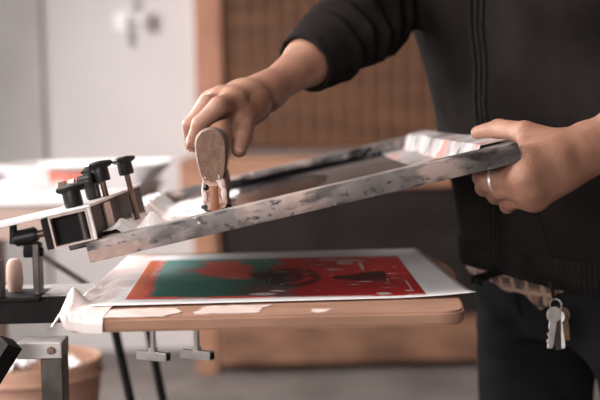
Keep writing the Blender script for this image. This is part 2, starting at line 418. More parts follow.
# old bench along the back wall
t = thing('workbench', 'long old timber workbench with black front under the bamboo blind', 'workbench', (.35, 4.15, 0))
MB().box((-.755, -.30, .79), (1.2, .30, .93), .008).build('worktop', M['oak'], t, smooth=False)
MB().box((-.57, -.27, .235), (1.15, -.245, .788)).build('front_panel', M['blackcloth'], t, smooth=False)
MB().box((-.60, -.285, .035), (1.15, .28, .233), .01).build('plinth', M['lowwood'], t, smooth=False)
for x in (-.66, 1.12):
    for y in (-.23, .22):
        MB().box((x - .045, y - .045, 0), (x + .045, y + .045, .79), .005).build('leg', M['oak'], t, smooth=False)

# pipe bracket high on the white wall
t = thing('wall_bracket', 'small pale metal bracket with a hanging cord high on the white wall', 'wall bracket', (-.645, 4.5, 1.50))
MB().box((-.10, -.012, .03), (.06, 0, .12), .004).build('plate', M['white'], t)
MB().tube([(.0, -.03, .5), (.0, -.03, .2), (.004, -.03, .11)], .007, 8).build('cord', M['faded'], t)
MB().box((-.034, -.035, -.045), (-.022, -.012, .10), .003).build('hook', M['faded'], t)
MB().cyl((.062, -.045, .02), (.068, -.045, .10), .019, bev=.004).build('weight', M['faded'], t)
MB().box((-.05, -.03, .055), (.075, -.012, .068), .002).build('rail', M['faded'], t)

# ------------------------------------------------------------------ back left: table with tray and tub
t = thing('white_table', 'white topped low table with tan edge behind the press on the left', 'table', (-.62, 1.42, 0))
MB().box((-.55, -.34, .925), (.345, .34, .945), .004).build('tabletop', M['white'], t, smooth=False)
MB().box((-.54, -.335, .862), (.335, .335, .925), .003).build('apron', M['tanboard'], t, smooth=False)
for x in (-.5, -.07):
    for y in (-.29, .29): MB().box((x - .03, y - .03, 0), (x + .03, y + .03, .862), .004).build('leg', M['tanboard'], t, smooth=False)

def tray_sec(x0, x1, y0, y1, z, r=.02, n=6):
    out = []
    for cx, cy, a0 in ((x1 - r, y1 - r, 0), (x0 + r, y1 - r, 90), (x0 + r, y0 + r, 180), (x1 - r, y0 + r, 270)):
        for k in range(n + 1):
            a = math.radians(a0 + 90 * k / n); out.append((cx + r * math.cos(a), cy + r * math.sin(a), z))
    return out
t = thing('developing_tray', 'wide white flared tray with a red smear standing on the white table', 'tray', (-.40, 1.44, .945))
b = MB(); b.loft([tray_sec(-.125, .125, -.15, .15, 0), tray_sec(-.165, .165, -.19, .19, .046), tray_sec(-.172, .172, -.197, .197, .047), tray_sec(-.172, .172, -.197, .197, .050),
                  tray_sec(-.160, .160, -.185, .185, .050), tray_sec(-.122, .122, -.147, .147, .004)])
b.build('tray_body', M['white'], t)
me, V = sheet(30, 5, lambda u, v: np.stack([-.055 + .09 * u, -.158 - .030 * v - .0015, .012 + .026 * v + .002 * np.sin(u * 9)], 1), .001)
link('red_smear', me, M['redpaint'], t)
tag(t.children[-1], 'red paint smear')
t = thing('plastic_tub', 'grey plastic tub with a white lid at the left edge of the white table', 'tub', (-.60, 1.30, .945))
MB().lathe([(0, 0), (.034, 0), (.038, .036), (.036, .036), (0, .034)]).build('tub_body', M['greyplastic'], t)
MB().lathe([(0, .036), (.043, .036), (.044, .040), (.044, .05), (.041, .054), (0, .055)]).build('lid', M['white'], t)
t = thing('paper_wad', 'small crumpled white paper ball on the white table beside the tray', 'paper', (-.508, 1.12, .945))
b = bmesh.new(); bmesh.ops.create_icosphere(b, subdivisions=3, radius=.012)
for v in b.verts: v.co *= 1 + .3 * math.sin(v.co.x * 500) * math.cos(v.co.y * 420 + v.co.z * 380); v.co.z = max(v.co.z * .6 + .007, 0)
o = MB(); o._merge(b); o.build('crumpled_sheet', M['paper'], t, angle=20)

# low bench with the bowl (bottom left)
t = thing('low_bench', 'low timber bench carrying the large wooden bowl', 'bench', (-.43, .925, 0))
MB().box((-.16, -.13, .40), (.14, .13, .44), .005).build('seat', M['oak'], t, smooth=False)
for x in (-.13, .11):
    for y in (-.1, .1): MB().box((x - .02, y - .02, 0), (x + .02, y + .02, .40), .004).build('leg', M['oak'], t, smooth=False)
t = thing('wooden_bowl', 'large turned wooden bowl full of paper scraps behind the steel stand', 'bowl', (-.437, .925, .44))
MB().lathe([(0, .002), (.06, 0), (.075, .006), (.105, .08), (.120, .16), (.127, .226), (.124, .231), (.119, .227), (.112, .16), (.095, .08), (.06, .02), (0, .016)], 64).build('bowl_body', M['bowl'], t)
MB().tube([(.1255 * math.cos(a), .1255 * math.sin(a), .205) for a in np.linspace(0, 2 * PI, 64, endpoint=False)], .004, 8, True).build('rim_band', M['bowl'], t)
def crumple(name, label, cat, loc, w, d, h, seed, m, rot=0.):
    me, V = sheet(22, 22, lambda u, v: np.stack([(u - .5) * w, (v - .5) * d, h * (.5 + .5 * vnoise(np.stack([u, v, u * 0], 1), 4, seed)) + .5 * h * vnoise(np.stack([u, v, u * 0], 1), 9, seed + 1)], 1), .0006)
    me.transform(Matrix.Rotation(rot, 4, 'Y'))
    o = link(name, me, m, angle=25); o.location = loc; return tag(o, label, cat)
crumple('paper_scrap', 'white crumpled paper scrap at the right side of the wooden bowl', 'paper', (-.372, .925, .640), .085, .10, .035, 3, M['paper'], .35)
crumple('white_rag', 'large white rag heaped in the left half of the wooden bowl', 'rag', (-.475, .92, .640), .095, .10, .04, 11, M['paper'], -.15)

# dark trestle behind the platen
t = thing('trestle_stand', 'dark thin legged metal trestle standing behind the print board', 'stand', (-.21, .64, 0))
for xa, ya, xb, yb in ((-.042, -.02, .055, -.02), (-.004, .07, .075, .09)):
    MB().tube([(xa, ya, .82), (xb + .055, yb, .006)], .0068, 12).build('leg', M['blackmetal'], t)
MB().tube([(-.165, -.02, .902), (-.066, -.02, .834), (-.030, -.02, .8093)], .0042, 10).build('brace', M['darksteel'], t)
MB().tube([(-.048, -.05, .82), (.0, .10, .82)], .0085, 12).build('head_bar', M['blackmetal'], t)

# ------------------------------------------------------------------ press: arm, base, hinge
t = thing('press_arm', 'heavy black steel press arm reaching under the print board from the left', 'press arm', (-.3, .207, .8615))
MB().box((-.55, -.05, -.0035), (.36, .05, .0257), .002).build('beam', M['blackmetal'], t, smooth=False)
MB().box((-.10, -.048, .0255), (.155, .048, .0260)).build('lit_top_strip', M['beamtop'], t, smooth=False)  # lit part of the black beam's top, done as a pale strip
MB().box((-.55, -.04, -.8615), (-.45, .04, 0), .004).build('column', M['blackmetal'], t, smooth=False)
MB().box((-.75, -.28, -.8615), (-.25, .28, -.83), .004).build('foot_plate', M['blackmetal'], t, smooth=False)

t = thing('steel_stand', 'steel angle stand with bolted crossbar at the lower left below the press arm', 'stand', (-.245, .115, 0))
MB().box((-.026, -.018, .831), (.021, .022, .848), .0012).build('crossbar', M['steel'], t, smooth=False)
MB().box((-.002, -.016, .04), (.0205, .02, .8305), .001).build('post', M['darksteel'], t, smooth=False)
MB().tube([(-.082, -.06, .766), (-.022, -.058, .857)], .0135, 4).build('brace', M['blackmetal'], t, smooth=False)
MB().box((-.10, -.065, .75), (-.08, .0, .775), .002).build('bracket', M['blackmetal'], t, smooth=False)
MB().box((-.10, -.012, .76), (-.002, .012, .782), .002).build('tie_bar', M['darksteel'], t, smooth=False)
MB().cyl((.010, -.0185, .840), (.010, -.0225, .840), .0042, n=6).build('bolt', M['brass'], t)
MB().box((-.09, -.12, 0), (.08, .12, .04), .003).build('foot_plate', M['blackmetal'], t, smooth=False)

t = thing('hinge_bracket', 'black hinge bracket with a cylinder knob on the left end of the press arm', 'hinge bracket', (-.262, .135, .884))
MB().box((-.048, .010, 0), (.006, .085, .004), .001).build('base_plate', M['blackmetal'], t, smooth=False)
MB().box((-.003, .028, .004), (.0045, .05, .060), .0012).build('upright', M['darksteel'], t, smooth=False)
MB().box((-.044, .012, .004), (-.034, .034, .044), .0012).build('upright', M['darksteel'], t, smooth=False)
MB().cyl((-.014, .039, .050), (.007, .039, .050), .005).build('pivot_pin', M['blackmetal'], t)
MB().cyl((-.022, .030, .0655), (.0035, .030, .0705), .0088, bev=.002, n=28).build('knob', M['knob'], t)
MB().cyl((-.0225, .030, .060), (-.0225, .030, .084), .005, .0038, bev=.001).build('lever', M['knob'], t)
MB().cyl((.003, .030, .0702), (.032, .030, .076), .0042).build('rod', M['brass'], t)
MB().box((-.012, .029, .045), (.0045, .039, .062), .001).build('web', M['blackmetal'], t)
MB().lathe([(0, 0), (.0075, 0), (.0095, .012), (.0085, .03), (.005, .036), (0, .037)], mx=Matrix.Translation((-.031, .066, .004))).build('bushing', M['pinktub'], t)

# T-handled screws under the platen
def tscrew(x, label, rz):
    t = thing('clamp_screw', label, 'clamp screw', (x, .19, .8085), Matrix.Rotation(rz, 3, 'Z'), 'T handled screws under the print board')
    MB().cyl((0, 0, .010), (0, 0, .0494), .0032, bev=.0005).build('rod', M['steel'], t)
    MB().cyl((0, 0, .010), (0, 0, .014), .005).build('collar', M['steel'], t)
    hb = MB(); hb.box((-.0205, -.005, 0), (.0205, .005, .010), .0008); h = hb.build('handle', M['steel'], t, smooth=False)
    for s in (-1, 1): MB().box((s * .0205 - .0004, -.0034, .0016), (s * .0205 + .0004, .0034, .0084)).build('shaded_end_cap', M['blackmetal'], h, smooth=False)  # dark caps painting the shaded hollow of the handle ends
tscrew(-.1400, 'steel T-handled screw under the board end, nearer the wooden bowl', -.55)
tscrew(-.0915, 'steel T-handled screw under the board, farther from the wooden bowl', -.55)

# ------------------------------------------------------------------ platen
t = thing('print_board', 'tan fibreboard printing board with masking tape along its front edge', 'print board', (0, 0, .884))
poly = [(-.150, -.078), (.140, -.0855)]
for k in range(7):
    a = math.radians(-90 + 80 * k / 6); poly.append((.143 + .024 * math.cos(a), -.0615 + .024 * math.sin(a)))
poly += [(.182, .06), (.199, .18), (.200, .26), (.185, .44)]
poly += [(-.187, .44)]
for k in range(5):
    a = math.radians(180 + 85 * k / 4); poly.append((-.176 + .012 * math.cos(a), -.062 + .014 * math.sin(a)))
MB().prism(poly, .0035, .016, .0022).build('board', M['board'], t)

def torn(u, v, x0, x1, y0, y1, z, seed, drop=0.):
    """tape strip lying on the board top, ragged ends, optionally folded over the front edge"""
    n1 = vnoise(np.stack([v * 6, v * 0 + seed, v * 0], 1), 1.0, seed) * .006
    n2 = vnoise(np.stack([v * 6, v * 0 + seed, v * 0], 1), 1.0, seed + 5) * .006
    x = x0 + n1 + (x1 + n2 - x0 - n1) * u; y = y0 + (y1 - y0) * v
    zz = z + .0005 * vnoise(np.stack([u, v, v * 0], 1), 9, seed)
    return x, y, zz
def tape(x0, x1, y0, y1, seed, skew=0., front=None, fold=.012):
    def fn(u, v):
        x, y, z = torn(u, v, x0, x1, y0, y1, .0168, seed)
        x = x + skew * v; y = y + .0
        if front is not None:                       # folded over the front edge of the board
            over = np.maximum(front - y, 0); z = z - over * 1.0; y = np.maximum(y, front - .0012 - .15 * np.minimum(over, .002))
        return np.stack([x, y, z], 1)
    me, V = sheet(40, 20, fn, .0003); o = link('masking_tape', me, M['masking'], t); return o
tag(tape(-.176, -.098, -.0765, -.030, 2, .012), 'long masking tape piece at the left corner')
tag(tape(-.077, -.0185, -.069, -.024, 4, .010), 'masking tape piece left of the middle')
tag(tape(.027, .042, -.074, -.058, 9, .004), 'tiny torn scrap of masking tape')
def film(u, v):
    x = -.1985 + .044 * u; y = -.090 + .4975 * v
    x = x + .006 * vnoise(np.stack([v * 12, v * 0, u * 0], 1), 1., 5) * (1 - u)
    x = x - .012 * np.clip(1 - np.abs(v - .14) / .12, 0, 1) * (1 - u) + .012 * np.clip((.07 - v) / .07, 0, 1) * (1 - u)
    r = np.abs(vnoise(np.stack([u * .6, v * 3, u * 0], 1), 3, 6)); r2 = np.abs(vnoise(np.stack([u, v * 4, u * 0], 1), 9, 8))
    edge = np.clip((.85 - u) / .85, 0, 1); near = np.clip((.45 - v) / .45, 0, 1)
    z = .0172 + .0006 * r + (.0055 * r + .002 * r2) * edge * (.25 + near)
    spike = np.exp(-((u - .25) / .2) ** 2 - ((v - .18) / .022) ** 2) * .015
    z = z + spike
    out = np.maximum(-.1925 - x, 0); z = z - out * 1.1
    over = np.maximum(-.076 - y, 0); z = z - over * .95; y = np.maximum(y, -.0805 - over * .1)
    return np.stack([x, y, z], 1)
me, V = sheet(40, 120, film, .0004); tag(link('film_wrap', me, M['film'], t, angle=28), 'crumpled pale film taped round the left end')

# ------------------------------------------------------------------ paper with the print
NL, NR, FL, FR = np.array((-.176, -.020)), np.array((.1875, -.0085)), np.array((-.186, .407)), np.array((.185, .418))
def curl(x, y):
    e1 = np.clip((x - .10) / .09, 0, 1) ** 2 * np.clip((.12 - y) / .13, 0, 1) ** 2 * .004
    e2 = np.clip((.02 - y) / .04, 0, 1) ** 2 * .0016
    return .9009 + e1 + e2
def bil(u, v, A, B, C, D): return ((1 - v) * (1 - u))[:, None] * A + ((1 - v) * u)[:, None] * B + (v * (1 - u))[:, None] * C + (v * u)[:, None] * D
def paper(u, v):
    p = bil(u, v, NL, NR, FL, FR); return np.column_stack([p, curl(p[:, 0], p[:, 1]) + .0004])
me, V = sheet(60, 60, paper, .0004)
pap = link('art_paper', me, M['paper'], None, angle=0)
tag(pap, 'large white sheet with a wet red and green print lying on the board', 'paper')
pap.data.transform(Matrix.Translation((0, -.2, -.9))); pap.location = (0, .2, .9)
pNL, pNR, pFL, pFR = np.array((-.148, .025)), np.array((.1425, .0050)), np.array((-.158, .352)), np.array((.150, .342))
def pr(u, v):
    p = bil(u, v, pNL, pNR, pFL, pFR); return np.column_stack([p[:, 0], p[:, 1] - .2, curl(p[:, 0], p[:, 1]) + .00055 - .9])
NX, NY = 260, 240
me, V = sheet(NX, NY, pr, .0001)
u, v = [a.ravel() for a in np.meshgrid(np.linspace(0, 1, NX), np.linspace(0, 1, NY), indexing='ij')]
P3 = lambda fx, fy, s: vnoise(np.stack([u * fx, v * fy, u * 0], 1), 1., s)
fb = lambda fx, fy, s: P3(fx, fy, s) + .5 * P3(fx * 2, fy * 2, s + 1) + .25 * P3(fx * 4, fy * 4, s + 2)
ss = lambda a, b, x: np.clip((x - a) / (b - a), 0, 1) ** 2 * (3 - 2 * np.clip((x - a) / (b - a), 0, 1))
red = np.array((.70, .038, .042)); dred = np.array((.40, .014, .020)); green = np.array((.040, .29, .235)); dgreen = np.array((.030, .165, .13))
blk = np.array((.016, .011, .013)); wht = np.array((.72, .66, .65)); coral = np.array((.80, .115, .09)); orange = np.array((.62, .14, .055)); purple = np.array((.10, .035, .04))
def over(c, col, k): return c * (1 - k[:, None]) + np.array(col)[None] * k[:, None]
n1 = fb(5, 5, 21); n2 = fb(9, 9, 31); n3 = fb(3, 4, 41)
c = np.tile(red, (len(u), 1)); c = over(c, dred, ss(.9, .05, v) * .85)  # red stays lighter at the far side: gloss reflection painted into the pigment
c = over(c, coral, ss(.52, .40, u + .05 * n1) * .9)
# green field at the left, with the red bay in it
gf = ss(.50, .44, u + .03 * n2 - .10 * (v < .5)) * ss(.05, .09, u + .01 * n2)
bay = ss(.12, -.02, np.abs(v - .72 - .05 * n1) - .18) * ss(.16, .24, u + .04 * n2) * ss(.47, .42, u + .04 * n1)
bay2 = ss(.03, -.03, np.abs(v - (.55 - .5 * (u - .3)) + .05 * n2) - .06) * ss(.22, .28, u) * ss(.46, .38, u) * .8
gtop = ss(.025, -.025, np.hypot((u - .46) / 1., (v - .90) / 1.9) - .085 + .03 * n1)
gk = np.clip(gf * (1 - np.clip(bay + bay2, 0, 1)), 0, 1)
c = over(c, dgreen, gk); c = over(c, green, gk * ss(.35, .75, v + .2 * n1))
c = over(c, (.36, .44, .42), gk * ss(.10, -.05, np.hypot(u - .13, (v - .72) * .5) - .06) * .6)  # greyish veil: bright wall reflected in wet ink, painted into the pigment
c = over(c, green, gtop)
c = over(c, purple, ss(.06, -.06, np.abs(u - .50 + .05 * n3) - .055) * ss(.85, .6, v) * .45)
c = over(c, purple, ss(.05, -.05, np.abs(u - .40 + .04 * n2) - .04) * ss(.5, .2, v + .1 * n1) * .35)
# dark curl, rings and the dark wedge of the portrait
d1 = ss(.02, -.02, np.hypot((u - .475) / 1., (v - .47) / 2.2) - .066 + .02 * n2); c = over(c, blk, d1 * .9)
for cu, cv, ra, rb, wd in ((.565, .45, .085, .19, .030), (.55, .46, .045, .10, .022)):
    q = np.abs(np.hypot((u - cu) / ra, (v - cv) / rb) - 1 + .12 * n1) * ra
    c = over(c, blk, ss(wd, wd * .2, q) * .8)
c = over(c, blk, ss(.03, -.03, np.abs(v - .5 + .04 * n2) - .05) * ss(.40, .46, u) * ss(.66, .58, u) * .55)
wl = ss(.69, .73, u) * ss(.912, .905, u); half = .12 * (u - .68) / .22 + .015
wedge = wl * ss(.02, -.02, np.abs(v - (.42 + .05 * (u - .7))) - half + .02 * n2)
c = over(c, blk * .6, wedge)
c = over(c, dred * .6, ss(.1, -.1, np.abs(u - .55) - .12 + .05 * n1) * ss(.34, .1, v) * .6)
c = over(c, dred * .5, ss(.05, -.1, np.hypot(u - .86, (v - .3) * .6) - .12 + .06 * n1) * .5)
# white scratches where the ink missed the paper
rs = np.random.default_rng(4)
for k in range(34):
    cu, cv = rs.uniform(.42, 1.0), rs.uniform(.0, .97); L = rs.uniform(.003, .028); wv = rs.uniform(.004, .011)
    if rs.random() < .25: L, wv = wv * .35, L * 2.2
    c = over(c, wht, (ss(1.2, .8, np.hypot((u - cu) / L, (v - cv) / wv) + .5 * n2)) * rs.uniform(.3, .85))
for cu, cv, a, b_ in ((.80, .88, .045, .03), (.78, .80, .03, .025), (.835, .74, .006, .10), (.71, .92, .03, .015), (.965, .22, .006, .12), (.96, .10, .02, .015), (.47, .07, .05, .025), (.52, .13, .03, .02), (.36, .46, .04, .02), (.93, .5, .02, .012), (.86, .05, .02, .02)):
    c = over(c, wht, ss(1.25, .75, np.hypot((u - cu) / a, (v - cv) / b_) + .7 * n2) * .9)
edge = np.minimum(np.minimum(u, 1 - u) * 1.0, np.minimum(v, 1 - v) * 1.0)
c = over(c, orange, ss(.055, .035, u + .012 * n2)); c = over(c, wht, ss(.02, .012, np.abs(u - .055)) * ss(.45, .6, v) * ss(.1, .5, fb(150, 70, 77)) * .7)
c = over(c, coral, ss(.05, .02, v + .02 * n2) * (u < .5)); c = over(c, wht, ss(.16, .05, v * 3 + .05) * ss(.1, .3, n2) * .5)
ca = me.color_attributes.new('pigment', 'FLOAT_COLOR', 'POINT')
full = np.ones((2 * NX * NY, 4), np.float32); full[:NX * NY, :3] = c; full[NX * NY:, :3] = c
ca.data.foreach_set('color', np.clip(full, 0, 1).ravel())
tag(link('print', me, M['print'], pap, angle=0), 'red and green portrait print with a black wedge and white scratches')

# ------------------------------------------------------------------ screen frame (tilted)
FR3 = Matrix.Rotation(.007, 3, 'Z') @ Matrix.Rotation(-.2068, 3, 'Y') @ Matrix.Rotation(.011, 3, 'X')
FO = Vector((-.1806, 0, .9597)); L, Wd, Hh, rw = .4204, .6314, .0195, .028
sf = thing('printing_screen', 'tilted aluminium screen printing frame smeared with black ink, held over the print', 'screen frame', FO, FR3)
MB().box((0, 0, -Hh), (L, rw, 0), .0012).build('rail', M['alu'], sf)
MB().box((0, Wd - rw, -Hh), (L, Wd, 0), .0012).build('rail', M['alu'], sf)
MB().box((0, rw, -Hh), (rw, Wd - rw, 0), .0012).build('rail', M['alu'], sf)
MB().box((L - rw, rw, -Hh), (L, Wd - rw, 0), .0012).build('rail', M['alu'], sf)
me, V = sheet(12, 3, lambda u, v: np.stack([.0005 + (.048 + .006 * np.sin(v * 5)) * u, u * 0 - .0004, -.0085 + .0005 * np.sin(u * 20) - (.0105) * v], 1), .0001)
for vtx in me.vertices[len(me.vertices) // 2:]: vtx.co.y += .0006
tag(link('tan_tape', me, M['tan_tape'], sf), 'tan tape patch on the front rail')
MB().box((rw - .002, rw - .002, -Hh + .0008), (L - rw + .002, Wd - rw + .002, -Hh + .0014)).build('screen_mesh', M['mesh'], sf, smooth=False)
def inkfn(u, v):
    ang = u * 2 * PI; r = v * (1 + .12 * vnoise(np.stack([np.cos(ang), np.sin(ang), ang * 0], 1), 2., 3) + .06 * vnoise(np.stack([np.cos(ang), np.sin(ang), ang * 0], 1), 6., 4))
    x = .165 + .085 * np.cos(ang) * r + .03 * r * np.sin(ang); y = .36 + .225 * np.sin(ang) * r
    return np.stack([x, y, -Hh + .0016 + .0022 * (1 - v ** 4) + .0003 * vnoise(np.stack([x, y, x * 0], 1), 60, 2)], 1)
me, V = sheet(72, 16, inkfn, .0002); tag(link('ink', me, M['ink'], sf, angle=60), 'wet black ink pulled across the mesh')
def smear(u, v):
    x = .085 + .235 * u; top = -.0035 - .009 * u + .002 * vnoise(np.stack([u * 14, u * 0, u * 0], 1), 1., 7) - .003 * np.sin(u * PI) * 0
    z = -Hh + .001 + (top + Hh - .001) * v
    return np.stack([x, u * 0 + Wd - rw - .0006, z], 1)
me, V = sheet(80, 8, smear, .0002); link('ink_smear', me, M['ink'], sf, angle=60)
bt = MB()
for k in range(16):
    x = .318 + .018 * random.random() + (.012 * random.random() if k > 9 else 0); z = -.004 - .012 * random.random(); bt.ball((x, Wd - rw - .0004, z), .0022 + .002 * random.random(), (1, .4, 1), seg=10)
bt.build('ink_blot', M['ink'], sf)
def crum(name, x0, x1, y0, y1, nx, ny, h, seed, m, base, label, rise=None, fy=60, fx=60):
    def fn(u, v):
        q = np.stack([u * (x1 - x0) * fx, v * (y1 - y0) * fy, u * 0], 1)
        a = np.abs(vnoise(q, .6, seed)) + .6 * np.abs(vnoise(q, 1.5, seed + 1)) + .3 * vnoise(q, 3.3, seed + 2)
        ev = np.clip(np.minimum(v, 1 - v) * 8, 0, 1); eu = np.clip(np.minimum(u, 1 - u) * 8, 0, 1)
        x = x0 + (x1 - x0) * u + .004 * vnoise(q, 1.1, seed + 3); y = y0 + (y1 - y0) * v + .004 * vnoise(q, 1.1, seed + 4)
        z = base(x, y) + .0008 + h * a * (.35 + .65 * ev * eu)
        if rise is not None: z = z + rise(x, y)
        return np.stack([x, y, z], 1)
    me, V = sheet(nx, ny, fn, .0004); return tag(link(name, me, m, sf, angle=22), label)
bump_ = lambda x, y, cx, cy, sx, sy, h: h * np.exp(-((x - cx) / sx) ** 2 - ((y - cy) / sy) ** 2)
basel = lambda x, y: np.where(x < rw + .001, 0., -Hh + .0015 + (Hh - .001) * np.clip((rw + .010 - x) / .010, 0, 1))
crum('tape', .004, .135, rw + .004, .56, 46, 130, .0055, 14, M['plastic'], lambda x, y: -Hh + .0015 + (Hh) * np.clip((rw + .012 - x) / .012, 0, 1),
     'crumpled white tape sealing the left end', lambda x, y: bump_(x, y, .055, .10, .012, .03, .020) + bump_(x, y, .035, .07, .012, .03, .010) + bump_(x, y, .07, .16, .012, .03, .010))
crum('tape', L - .075, L - .002, .03, .60, 60, 160, .0030, 25, M['plastic_red'], lambda x, y: -Hh + .0015 + Hh * np.clip((x - (L - rw - .014)) / .012, 0, 1),
     'crumpled white tape with red smears sealing the right end', fy=11, fx=18)

# ------------------------------------------------------------------ screen clamp on the left end of the frame
sc_ = thing('screen_clamp', 'steel screen clamp with black wing knobs gripping the left end of the frame', 'clamp', FO, FR3)
def chan(x0, x1, y0, y1, z0, z1, th, m, name):
    b = MB(); b.box((x0, y0, z0), (x1, y1, z0 + th)); b.box((x0, y0, z1 - th), (x1, y1, z1))
    b.box((x0, y0, z0 + th), (x0 + th, y1, z1 - th)); b.box((x1 - th, y0, z0 + th), (x1, y1, z1 - th))
    o = b.build(name, m, sc_, smooth=False)
    MB().box((x0 + th, y0 + .012, z0 + th), (x1 - th, y1 - .002, z1 - th)).build('shade_fill', M['blackmetal'], o, smooth=False)  # black fill painting the shade inside the open channel
    return o
chan(-.029, .0085, .001, .085, .0008, .0315, .0018, M['litsteel'], 'front_channel')
MB().box((-.0365, .003, .001), (-.0295, .085, .031), .001).build('side_plate', M['blackmetal'], sc_, smooth=False)
MB().prism([(.0090, .004), (.0108, .004), (.0330, .25), (.0312, .25)], .0008, .0316).build('side_panel', M['blackmetal'], sc_, smooth=False)
MB().box((.0090, -.0005, .0008), (.0125, .0035, .0318), .0006).build('front_flange', M['zincplate'], sc_, smooth=False)
MB().prism([(.0158, .055), (.0176, .055), (.0200, .082), (.0182, .082)], .003, .030).build('rib', M['litsteel'], sc_, smooth=False)
MB().cyl((.0015, .006, .003), (.0015, .006, .029), .0032).build('inner_screw', M['darksteel'], sc_)
MB().prism([(-.036, .0), (.0125, .0), (.0360, .255), (-.036, .255)], .0318, .0342, .0005).build('top_plate', M['zincplate'], sc_, smooth=False)
MB().box((-.25, .12, .0262), (-.030, .17, .0317), .001).build('clamp_arm', M['white'], sc_, smooth=False)  # steel bar; its lit top is put in as white colour
MB().box((-.052, .095, .006), (-.038, .115, .0255), .002).build('stop_block', M['darksteel'], sc_, smooth=False)
MB().box((-.035, .10, -.012), (.0, .25, .0262), .002).build('rear_block', M['darksteel'], sc_, smooth=False)
def wing(x, y, z0, zk, name='wing_knob', ang=.4, sz=1., stem=True):
    """threaded stem from z0 up to zk with a T-shaped wing knob on top"""
    b = MB(); b.lathe([(0, 0), (.0075 * sz, 0), (.0082 * sz, .002), (.0080 * sz, .013 * sz), (.0070 * sz, .016 * sz), (0, .0165 * sz)], 24)
    b.loft([[(sx * .0125 * sz * k, sy * .0052 * sz * k2, z + (abs(sx) * dz)) for sx, sy in ((-1, -1), (-.5, -1.35), (0, -1.5), (.5, -1.35), (1, -1), (1, 1), (.5, 1.35), (0, 1.5), (-.5, 1.35), (-1, 1))] for z, k, k2, dz in ((.0120 * sz, .70, .9, .001), (.0150 * sz, .98, 1, .0), (.0180 * sz, 1, 1, -.0008), (.0200 * sz, .90, .75, -.0015))])
    b.bm.transform(Matrix.Translation((x, y, zk)) @ Matrix.Rotation(ang, 4, 'Z'))
    k = b.build(name, M['knob'], sc_)
    if stem: MB().cyl((x, y, z0), (x, y, zk + .001), .0031).build('stem', M['brass'], k)
    return k
wing(-.0065, .030, .034, .0345, ang=.2, stem=False, sz=1.12)
wing(.0140, .108, .034, .0500, ang=.55, sz=1.08)
wing(.0345, .152, .0006, .0500, ang=.8)
wing(.000, .135, .034, .0470, ang=1.3)
kb = wing(.0, .118, .034, .0345, ang=1.2, stem=False, sz=.95)
MB().cyl((-.030, .10, .0535), (.000, .10, .0535), .0030).build('cross_bolt', M['brass'], sc_)
MB().cyl((-.0290, .10, .0535), (-.0220, .10, .0535), .0068, n=6).build('hex_nut', M['brass'], sc_, smooth=False)
MB().cyl((-.0185, .10, .0535), (-.0125, .10, .0535), .0064).build('washer', M['steel'], sc_)
MB().cyl((-.0095, .10, .0535), (.0035, .10, .0535), .0072, bev=.001).build('bolt_head', M['knob'], sc_)
MB().box((-.003, .096, .0340), (.006, .112, .062), .0015).build('lug', M['knob'], sc_)

# ------------------------------------------------------------------ squeegee
SQ = Matrix.Rotation(-.05, 3, 'Y') @ Matrix.Rotation(.03, 3, 'Z')
sq = thing('squeegee', 'worn wooden squeegee with amber blade standing in the ink of the screen', 'squeegee', (-.0610, .083, .9725), SQ)
def prof(n=28, s=1.):
    pts = []
    for k in range(n + 1):
        a = PI * k / n; pts.append((.0162 * math.cos(a), .0765 + .0172 * math.sin(a)))
    pts += [(-.0160, .066), (-.0150, .058), (-.0130, .047), (-.0105, .040), (.0105, .040), (.0130, .047), (.0150, .058), (.0160, .066)]
    return pts
pf = prof()
def sect(y, s): return [(x * s, y, .064 + (z - .064) * (.5 + .5 * s) - (1 - s) * .010) for x, z in pf]
ln = .30
b = MB(); b.loft([sect(0, .90), sect(.0012, .925), sect(.004, .965), sect(.008, .99), sect(.014, 1), sect(ln - .01, 1), sect(ln, .85)])
b.build('handle', M['grip'], sq, angle=50)
ef = MB(); e0 = sect(-.0006, .888); e1 = sect(.0004, .895); ef.loft([e0, e1]); ef.build('end_face', M['endgrain'], sq, smooth=False)
hp = [(.0125, .0405), (.0145, .030), (.0140, .016), (.010, .010), (-.0075, .010), (-.0118, .018), (-.0128, .030), (-.0105, .0405)]
MB().loft([[(x * s, y, z) for x, z in hp] for y, s in ((.001, .9), (.004, 1), (ln - .004, 1), (ln - .001, .9))]).build('blade_holder', M['peel'], sq, angle=30)
MB().box((-.0045, .0002, -.004), (.0045, ln - .002, .034), .001).build('blade', M['blade'], sq)
bk = MB(); bk.ball((-.0075, .0016, .033), .0035, (1, .35, 1.1), seg=12); bk.ball((-.010, .003, .0135), .0045, (1, .6, .6), seg=12); bk.ball((.009, .003, .010), .004, (1.3, .6, .6), seg=12)
for k in range(24): bk.ball((random.choice((-1, 1)) * (.008 + .004 * random.random()), .01 + .27 * random.random(), .004 + .008 * random.random()), .004 + .003 * random.random(), (1, 2, .7), seg=10)
bk.build('ink_clot', M['ink'], sq)
ch = MB(); rr = random.Random(3)
for cx, cz, w_, h_ in ((.006, .043, .004, .007), (.0085, .036, .0035, .006), (-.008, .043, .003, .004), (.010, .026, .003, .007), (-.0095, .024, .0025, .005)):
    ch.ball((cx, .0005, cz), 1., (w_, .0012, h_), seg=10)
ch.build('paint_flake', M['masking'], sq, angle=20)

# ------------------------------------------------------------------ the printer (person)
person = thing('person', 'person in a black zip jacket and dark jeans pulling the squeegee and lifting the frame', 'person', (.40, .36, 0))
PO = Vector((.40, .36, 0))
def pmesh(name, V, Q, m, parent=person, angle=0):
    me = bpy.data.meshes.new(name); V = np.asarray(V) - np.array(PO)
    me.from_pydata(V.tolist(), [], np.asarray(Q).tolist()); me.update()
    return link(name, me, m, parent, True, angle)

